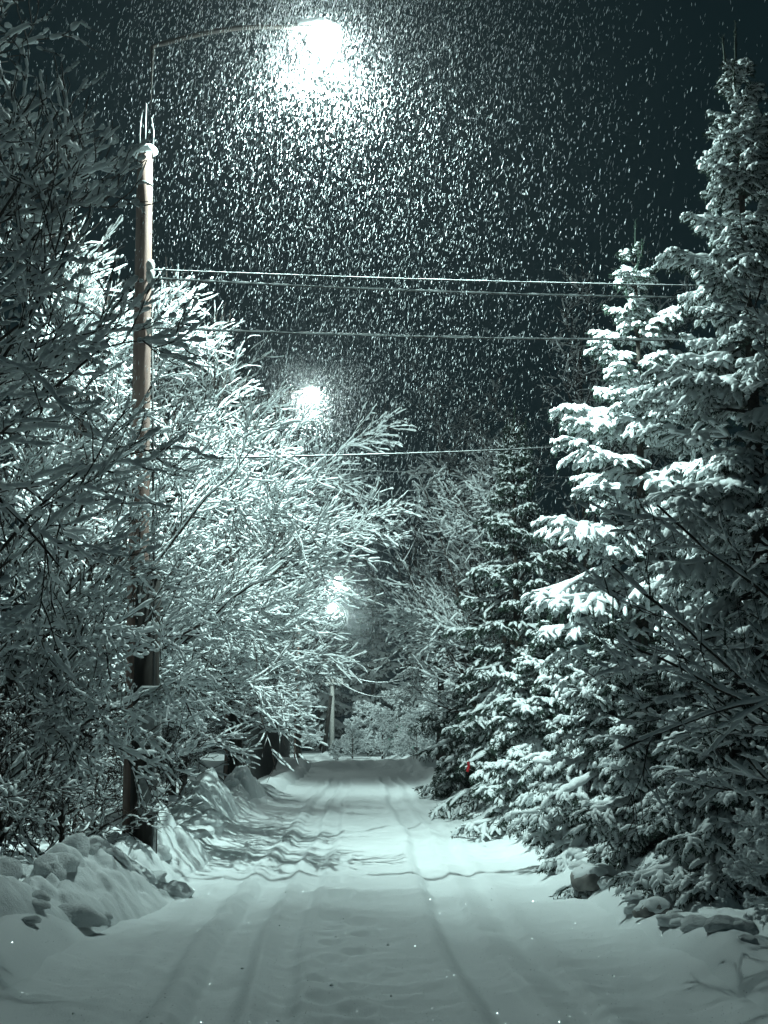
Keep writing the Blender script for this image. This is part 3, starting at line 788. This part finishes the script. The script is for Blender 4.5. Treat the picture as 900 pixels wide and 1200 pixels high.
wire('upper of the two close wires crossing the lane from the near pole', at(171, 316, 15.2), at(900, 336, 17.0), 0.03, 0.008, 0.008)
wire('lower of the two close wires crossing the lane from the near pole', at(171, 326, 15.2), at(900, 350, 17.0), 0.05, 0.009, 0.017)
wire('single wire crossing between the near pole and the bright spruce', at(168, 384, 15.2), at(900, 398, 17.0), 0.05, 0.009, 0.017)
wire('long wire slanting from the near pole past the trees to the dark spruces', at(166, 538, 15.2), at(720, 520, 27), 0.05, 0.011, 0.012)
wire('lowest short wire crossing behind the spruces', (x2, 34.95, at(300, 544, 35)[2]), at(700, 560, 33), 0.05, 0.009, 0.008)
wire('sagging far wire from the concrete pole, upper strand', (fp[0] + .3, fp[1], fz + ftop + .3), at(520, 770, 80), 1.2, 0.025, 0.03)
wire('sagging far wire from the concrete pole, lower strand', (fp[0] - .3, fp[1], fz + ftop), at(520, 788, 78), 1.5, 0.025, 0.03)

# ================================================================== FENCE AND POSTS ON THE LEFT
fx0, fy0, fx1, fy1, fh = -3.15, 38.0, -3.55, 69.5, 1.9
fe = thing('sheet_fence', 'dark corrugated sheet fence running along the left of the lane', 'fence', (fx0, fy0, 0))
y = np.arange(0, fy1 - fy0, 0.06)
prof = 0.025 * np.sign(np.sin(y * 2 * math.pi / 0.36)) * np.minimum(1, np.abs(np.sin(y * 2 * math.pi / 0.36)) * 3)
xx = (fx1 - fx0) * y / (fy1 - fy0)
V0 = np.stack([xx + prof, y, np.full_like(y, 0.0)], -1); V1 = V0 + [0, 0, fh]
V2 = V1 + [-0.012, 0, 0]; V3 = V0 + [-0.012, 0, 0]
mb = MB(); n = len(y); V = np.concatenate([V0, V1, V2, V3]); idx = np.arange(4 * n).reshape(4, n)
for a in range(4):
    A, B = idx[a], idx[(a + 1) % 4]
    mb.add(V, np.stack([A[:-1], A[1:], B[1:], B[:-1]], -1))
mb.build('fence_panel', M_FENCE, fe, smooth=False)
for q in np.arange(0, fy1 - fy0 + .1, 3.5):
    px_ = (fx1 - fx0) * q / (fy1 - fy0) - 0.08
    MB().box((px_, q, fh / 2), (0.08, 0.08, fh + .06)).build('fence_post', M_TAR, fe, smooth=False)
sm = MB()
ts = np.linspace(0, 1, 160)[None]
SP = np.stack([(fx1 - fx0) * ts - 0.01, (fy1 - fy0) * ts, np.full_like(ts, fh + 0.01)], -1)
sn_h = 0.07 + 0.06 * vnoise(ts * 60, ts * 0 + 1, 3)
sm.tubes(SP, np.full((1, 160), 0.06), 8, H=sn_h, flat=.2).build('snow_cover', M_SNOW, fe)

for lab, x_, y_, hh, r_ in (('short dark gatepost between the near pole and the fence, the nearer one', -3.0, 24.0, 1.15, 0.075),
                            ('stout dark gatepost with snow spots just before the sheet fence', -2.75, 31.0, 1.35, 0.15),
                            ('thin pale post beside the stout dark gatepost', -2.55, 32.0, 0.8, 0.05)):
    z_ = gz(x_, y_) - .1
    gp = thing('gate_post', lab, 'post', (x_, y_, z_))
    MB().path([(0, 0, 0), (0.01, 0, hh * .5), (0.0, 0, hh)], [r_, r_ * .95, r_ * .9], 10).build('post_shaft', M_CONC if 'pale' in lab else M_TAR, gp)
    cp = MB(); k = 12; rings = []
    for rr, zz in ((0.9, -0.005), (1.12, 0.02), (1.05, 0.07), (0.6, 0.12), (0.02, 0.14)):
        a = np.arange(k) / k * 6.2832
        rings.append(np.stack([rr * r_ * np.cos(a), rr * r_ * np.sin(a), hh + zz + 0 * a], -1))
    idx = np.arange(5 * k).reshape(5, k)
    cp.add(np.array(rings), np.stack([idx[:-1], np.roll(idx[:-1], -1, 1), np.roll(idx[1:], -1, 1), idx[1:]], -1).reshape(-1, 4))
    cp.build('snow_cap', M_SNOW, gp)

# green gate far right
gg = at(470, 880, 92)
gr = thing('garden_gate', 'small pale green slatted gate half hidden among the far frosted bushes', 'gate', (gg[0], gg[1], gz(gg[0], gg[1])))
for k in range(7):
    MB().box((-0.75 + k * .25, 0, 0.95), (0.14, 0.03, 1.5)).build('slat', M_GREEN, gr, smooth=False)
for z_ in (0.45, 1.45):
    MB().box((0, 0.04, z_), (1.8, 0.05, 0.1)).build('rail', M_GREEN, gr, smooth=False)
for s in (-1, 1):
    MB().box((s * .98, 0.02, 0.95), (0.12, 0.12, 1.95)).build('gate_post', M_TAR, gr, smooth=False)

# red strip in the spruce
rp = at(548, 898, 19.0)
mb = MB(); t = np.linspace(0, 1, 6)
mb.tubes(np.stack([0.012 * np.sin(t * 4), 0 * t, 0.06 - 0.13 * t], -1)[None], np.full((1, 6), 0.02), 6, H=np.full((1, 6), 0.004), flat=1)
o = mb.build('marker_ribbon', M_RED); o.location = tuple(rp - [0, 0.05, 0])
tag(o, 'small red ribbon hanging among the roadside spruce branches', 'ribbon')


# ================================================================== SNOW BANKS
def bank(label, outline, hgt, seed, lump=1.0):
    """ploughed snow mound: heightfield over an elongated footprint, edges buried in the ground"""
    (x0, y0), (x1, y1), wd = outline
    n, m = 260, 120
    a = np.linspace(0, 1, n); c = np.linspace(-1, 1, m)
    A, C_ = np.meshgrid(a, c, indexing='ij')
    dx, dy = x1 - x0, y1 - y0; L = math.hypot(dx, dy); nx, ny = -dy / L, dx / L
    X = x0 + dx * A + nx * C_ * wd; Y = y0 + dy * A + ny * C_ * wd
    env = np.clip(1 - np.abs(C_) ** 2, 0, 1) ** 1.15 * sstep(0, 0.3, A) * (1 - sstep(0.6, 1, A))
    big = 0.62 + 0.9 * fbm(X * 1.3, Y * 1.3, seed, 2)
    rid = 0.6 + 1.1 * fbm(X * 3.1, Y * 3.1, seed + 4, 4)
    Z = h_ground(X, Y) - 0.10 + env * hgt * np.clip(big, 0.25, 1.6) * (1 - 0.2 * lump + 0.25 * lump * rid) + env * (0.22 * np.abs(fbm(X * 2.3 + 0.4 * Y, Y * 1.9 - 0.3 * X, seed + 9, 2)) ** 0.8 + 0.06 * np.abs(fbm(X * 6 + Y, Y * 5 - X, seed + 13, 3)) - 0.04 + 0.022 * fbm(X * 17, Y * 17, seed + 23, 3))
    Z = Z + 0.10 * sstep(0.0, 0.25, env)
    rgb = np.random.default_rng(seed)
    ch = np.zeros_like(Z)
    for _ in range(int(26 * L * wd) + 20):
        a_, c_, r_ = rgb.random(), rgb.uniform(-.95, .95), 0.06 + 0.22 * rgb.random() ** 2.2
        bx = x0 + dx * a_ + nx * c_ * wd; by = y0 + dy * a_ + ny * c_ * wd
        d2 = ((X - bx) * rgb.uniform(.8, 1.3)) ** 2 + ((Y - by) * rgb.uniform(.8, 1.3)) ** 2
        ch = np.maximum(ch, np.sqrt(np.maximum(r_ ** 2 - d2, 0)) * rgb.uniform(.35, .7))
    Z = Z + ch * sstep(0.05, 0.5, env)
    cx, cy = (x0 + x1) / 2, (y0 + y1) / 2
    o = MB().grid(X, Y, Z).build('snow_bank', M_BANK, loc=(cx, cy, gz(cx, cy)))
    tag(o, label, 'snow bank')
    return X, Y, Z, env


NB = bank('big ploughed snow bank at the left edge in front of the near pole', ((-3.45, 9.0), (-2.2, 14.4), 1.0), 0.20, 501, 0.5)
bank('low snow mound at the foot of the near utility pole', ((-2.7, 13.0), (-2.4, 18.8), 0.8), 0.30, 511)
bank('pointed snow heap beside the nearer gatepost', ((-2.75, 20.5), (-2.55, 26.5), 0.55), 0.55, 521)
bank('snow heap beside the stout gatepost before the fence', ((-2.6, 27.5), (-2.5, 33.0), 0.45), 0.5, 531)
bank('shaded snow bank under the spruces along the right roadside', ((2.95, 8.0), (2.9, 24), 0.6), 0.20, 541)


def clump(seed, s, squash=0.7):
    k = 20; rings = []
    rg = np.random.default_rng(seed)
    for i, ph in enumerate(np.linspace(-0.35, 1.57, 10)):
        rr = max(math.cos(ph), 0.002)
        a = np.arange(k) / k * 6.2832
        dx, dy, dz = rr * np.cos(a), rr * np.sin(a), math.sin(ph)
        nz = 1 + 0.55 * fbm(dx * 1.3 + dz * 0.9 + seed * 3.1, dy * 1.3 - dz * 0.7 + seed * 1.7, seed, 3)
        rings.append(np.stack([dx * nz, dy * nz, squash * dz * nz], -1) * s)
    idx = np.arange(10 * k).reshape(10, k)
    return MB().add(np.array(rings), np.stack([idx[:-1], np.roll(idx[:-1], -1, 1), np.roll(idx[1:], -1, 1), idx[1:]], -1).reshape(-1, 4))


protos = []
rg = np.random.default_rng(77)
for i in range(26):
    y_ = 8.6 + 9.5 * (i / 26) + rg.normal() * .15
    x_ = 2.18 + 0.25 * rg.random() - 0.02 * (y_ - 8)
    s = 0.04 + 0.08 * rg.random() ** 1.5
    if i < 5:
        o = clump(600 + i, 1.0).build('snow_clump', M_BANK); protos.append(o)
    else:
        o = protos[i % 5].copy(); COL.objects.link(o)
    o.location = (x_, y_, gz(x_, y_)); o.scale = (s * 1.2, s, s); o.rotation_euler = (0, 0, rg.random() * 6)
    tag(o, 'snow clump broken off along the right road edge', 'snow clump', 'snow clumps along the right road edge')
protos = []
for i in range(18):
    u_ = rg.random(); y_ = 9.6 + 4.2 * u_; x_ = -2.25 + 0.55 * u_ - 0.75 * rg.random()
    s = 0.05 + 0.10 * rg.random() ** 1.6
    if i < 4:
        o = clump(680 + i, 1.0).build('snow_clump', M_BANK); protos.append(o)
    else:
        o = protos[i % 4].copy(); COL.objects.link(o)
    o.location = (x_, y_, gz(x_, y_) + 0.02); o.scale = (s * 1.4, s, s); o.rotation_euler = (0, 0, rg.random() * 6)
    tag(o, 'snow lump fallen at the foot of the big near bank', 'snow clump', 'snow lumps at the foot of the near bank')
src_ = list(protos)
BX, BY, BZ, BE = NB
for i in range(44):
    while True:
        ia, ic = rg.integers(0, BX.shape[0]), rg.integers(0, BX.shape[1])
        if BE[ia, ic] > 0.22: break
    o = src_[i % 4].copy(); COL.objects.link(o)
    s = 0.05 + 0.13 * rg.random() ** 1.8
    o.location = (BX[ia, ic], BY[ia, ic], BZ[ia, ic] - s * 0.15); o.scale = (s * (1 + .6 * rg.random()), s * (.8 + .4 * rg.random()), s * (.7 + .5 * rg.random()))
    o.rotation_euler = (rg.normal() * .35, rg.normal() * .35, rg.random() * 6)
    tag(o, 'ploughed snow chunk lying up on the big near bank', 'snow clump', 'ploughed snow chunks on the near bank')
protos = []
for i in range(16):
    y_ = 12.6 + 9 * (i / 16) + rg.normal() * .2
    x_ = -2.0 - 0.35 * rg.random()
    s = 0.07 + 0.12 * rg.random()
    if i < 4:
        o = clump(640 + i, 1.0).build('snow_clump', M_BANK); protos.append(o)
    else:
        o = protos[i % 4].copy(); COL.objects.link(o)
    o.location = (x_, y_, gz(x_, y_)); o.scale = (s * 1.3, s, s); o.rotation_euler = (0, 0, rg.random() * 6)
    tag(o, 'snow chunk turned up along the left road edge past the near bank', 'snow clump', 'snow chunks along the left road edge')
for lab, px, py, D, s in (('dark snow-topped stone lying nearest the lane on the right edge', 765, 1086, 11.0, 0.15), ('dark boulder with a snow cap under the right spruces', 700, 1045, 13.2, 0.24)):
    q = at(px, py, D); z_ = gz(q[0], q[1])
    st = thing('stone', lab, 'stone', (q[0], q[1], z_ + s * .1))
    clump(660 + int(px), s).build('rock', M_STONE, st)
    c = clump(660 + int(px), s * 0.96)
    c.v[0] = c.v[0] * [0.95, 0.95, 1] + [0, 0, s * 0.16]
    c.build('snow_cap', M_SNOW, st)
# snow-bent shrub at the lower right
bare_tree('snowy_shrub', 'snow-bent twiggy shrub at the lower right corner', (2.85, 9.6), 0.75, 701, limbs=14, spread=(35, 85), llen=0.9, lv=(5, 3, 2), snow=(0.016, 0.022), r0=0.02, t0=0.02,
          bias=(-0.3, -0.1, 0), cat='shrub', rmin=0.003, droop=0.05)

# loose crumbs and ice crystals lying on the lane
rg = np.random.default_rng(811)
m, nt, out = new_mat('ice_crystal')
pb = nt.nodes.new('ShaderNodeBsdfPrincipled'); pb.inputs['Base Color'].default_value = (0.9, 0.95, 0.95, 1)
pb.inputs['Metallic'].default_value = 1.0; pb.inputs['Roughness'].default_value = 0.22
nt.links.new(pb.outputs[0], out.inputs['Surface'])
nc = 8000
cx_ = rg.uniform(-2.6, 2.6, nc); cy_ = 6.5 + 8.0 * rg.random(nc) ** 1.4
cz_ = h_ground(cx_, cy_) + 0.011
nn_ = norm(np.stack([rg.normal(size=nc) * .28, -0.32 + rg.normal(size=nc) * .28, np.ones(nc)], -1))  # metal facets tilted so lamplight glints toward the camera
t1 = norm(np.cross(nn_, rg.normal(size=(nc, 3)))); t2 = np.cross(nn_, t1)
sz_ = (0.0012 + 0.0020 * rg.random(nc) ** 2)[:, None]
c_ = np.stack([cx_, cy_, cz_], -1)
V = np.stack([c_ + t1 * sz_, c_ + t2 * sz_, c_ - t1 * sz_, c_ - t2 * sz_], 1)
tag(MB().add(V, np.arange(nc * 4).reshape(-1, 4)).build('ice_crystals', m, smooth=False), 'ice crystals glinting on the snowy lane nearest the viewer', 'ice crystals', kind='stuff')
nc = 90
side = rg.choice([-0.86, 0.80, -0.52, 1.12, -0.12, 0.0], nc) + rg.normal(size=nc) * 0.22
cy_ = 6.5 + 12.0 * rg.random(nc) ** 1.3
sz_ = 0.003 + 0.010 * rg.random(nc) ** 3
base = np.array([[1, 0, 0], [0, 1, 0], [-1, 0, 0], [0, -1, 0], [0, 0, 1.0], [0, 0, -1]])
V = base[None] * (0.7 + 0.6 * rg.random((nc, 6, 1))) * sz_[:, None, None] + np.stack([side, cy_, h_ground(side, cy_) + 0.006 + sz_ * .3], -1)[:, None]
fc = np.array([[0, 1, 4], [1, 2, 4], [2, 3, 4], [3, 0, 4], [1, 0, 5], [2, 1, 5], [3, 2, 5], [0, 3, 5]])
tag(MB().add(V, (np.arange(nc)[:, None, None] * 6 + fc[None]).reshape(-1, 3)).build('snow_crumbs', M_BANK), 'loose snow crumbs scattered along the wheel ruts', 'snow crumbs', kind='stuff')

# ================================================================== FALLING SNOW
nf = 55000
rg = np.random.default_rng(900)
P = np.stack([rg.normal(size=nf) * 1.6 - 0.1, np.clip(rg.normal(size=nf) * 4 + 15.5, 10, 34), 13 - 10 * rg.random(nf) ** 1.5], -1)  # flakes gathered round the near lamp, standing in for its fading light
extra_ = [P]
for Lq, cnt, sr, up, dn in ((L1, 7000, 0.45, 0.5, 1.6), (L2, 16000, 0.9, 0.8, 4.0), (L3, 26000, 1.5, 1.0, 6.5), (L4, 26000, 1.6, 1.0, 7.0)):  # extra flakes added close round each lamp to build up its glow
    for c_, r0_, sc_, dn_ in (((3200, .30, .9, .2), (15000, .5, 2.2, .4), (1500, .24, .22, .0)) if Lq is L1 else ((3600, .26, .5, .3),)):
        dv = norm(rg.normal(size=(c_, 3)) + [0.0, 0, -dn_])
        extra_.append(np.array(Lq) + [0, 0, -.05] + dv * (r0_ + rg.exponential(sc_, size=(c_, 1))))
    if Lq is L1:
        continue
    q = np.stack([Lq[0] + rg.normal(size=cnt) * sr, Lq[1] + rg.normal(size=cnt) * sr, Lq[2] + up - (up + dn) * rg.random(cnt) ** 1.3], -1)
    dist_ = np.linalg.norm(q - np.array(Lq) + [0, 0, .1], axis=1)
    extra_.append(q[dist_ > 0.42])
P = np.concatenate(extra_); P = P[P[:, 2] > 1.5]; nf = len(P)
ax = norm(np.stack([rg.normal(size=nf) * 0.14 - 0.20, rg.normal(size=nf) * 0.2, -np.ones(nf)], -1))
s1 = norm(np.cross(ax, rg.normal(size=(nf, 3)))); s2 = np.cross(ax, s1)
ln = (0.010 + 0.026 * rg.random(nf) ** 1.6)[:, None]; wd = (0.0008 + 0.0026 * rg.random(nf) ** 3)[:, None]
V = np.stack([P - ax * ln, P + s1 * wd, P + s2 * wd, P - s1 * wd, P - s2 * wd, P + ax * ln], 1)
b0 = (np.arange(nf) * 6)[:, None, None]
tri = np.array([[0, 1, 2], [0, 2, 3], [0, 3, 4], [0, 4, 1], [5, 2, 1], [5, 3, 2], [5, 4, 3], [5, 1, 4]])[None]
tag(MB().add(V, (b0 + tri).reshape(-1, 3)).build('falling_snow', M_FLAKE, smooth=False), 'dense flurry of snowflakes falling through the lamplight, with extra ones added round the lamps as glow', 'snowfall', kind='stuff')

# ================================================================== HAZE
m, nt, out = new_mat('snow_haze')
pv = nt.nodes.new('ShaderNodeVolumePrincipled')
pv.inputs['Color'].default_value = (0.9, 0.97, 1.0, 1); pv.inputs['Density'].default_value = 0.0009
pv.inputs['Anisotropy'].default_value = 0.8
nt.links.new(pv.outputs[0], out.inputs['Volume'])
hz = MB().box((0, 70, 12), (160, 170, 27)).build('haze', m, smooth=False)
tag(hz, 'thin snowy night haze glowing around the lamps', 'haze', kind='stuff')

# ================================================================== RENDER SETTINGS
scene.view_settings.view_transform = 'Standard'
scene.view_settings.look = 'None'
scene.view_settings.exposure = 0
scene.view_settings.gamma = 1
cy = scene.cycles
cy.use_denoising = True
cy.denoising_input_passes = 'RGB_ALBEDO_NORMAL'
cy.max_bounces = 4; cy.diffuse_bounces = 3; cy.glossy_bounces = 1; cy.transmission_bounces = 3; cy.volume_bounces = 0
cy.transparent_max_bounces = 4
cy.sample_clamp_indirect = 4
cy.use_adaptive_sampling = False
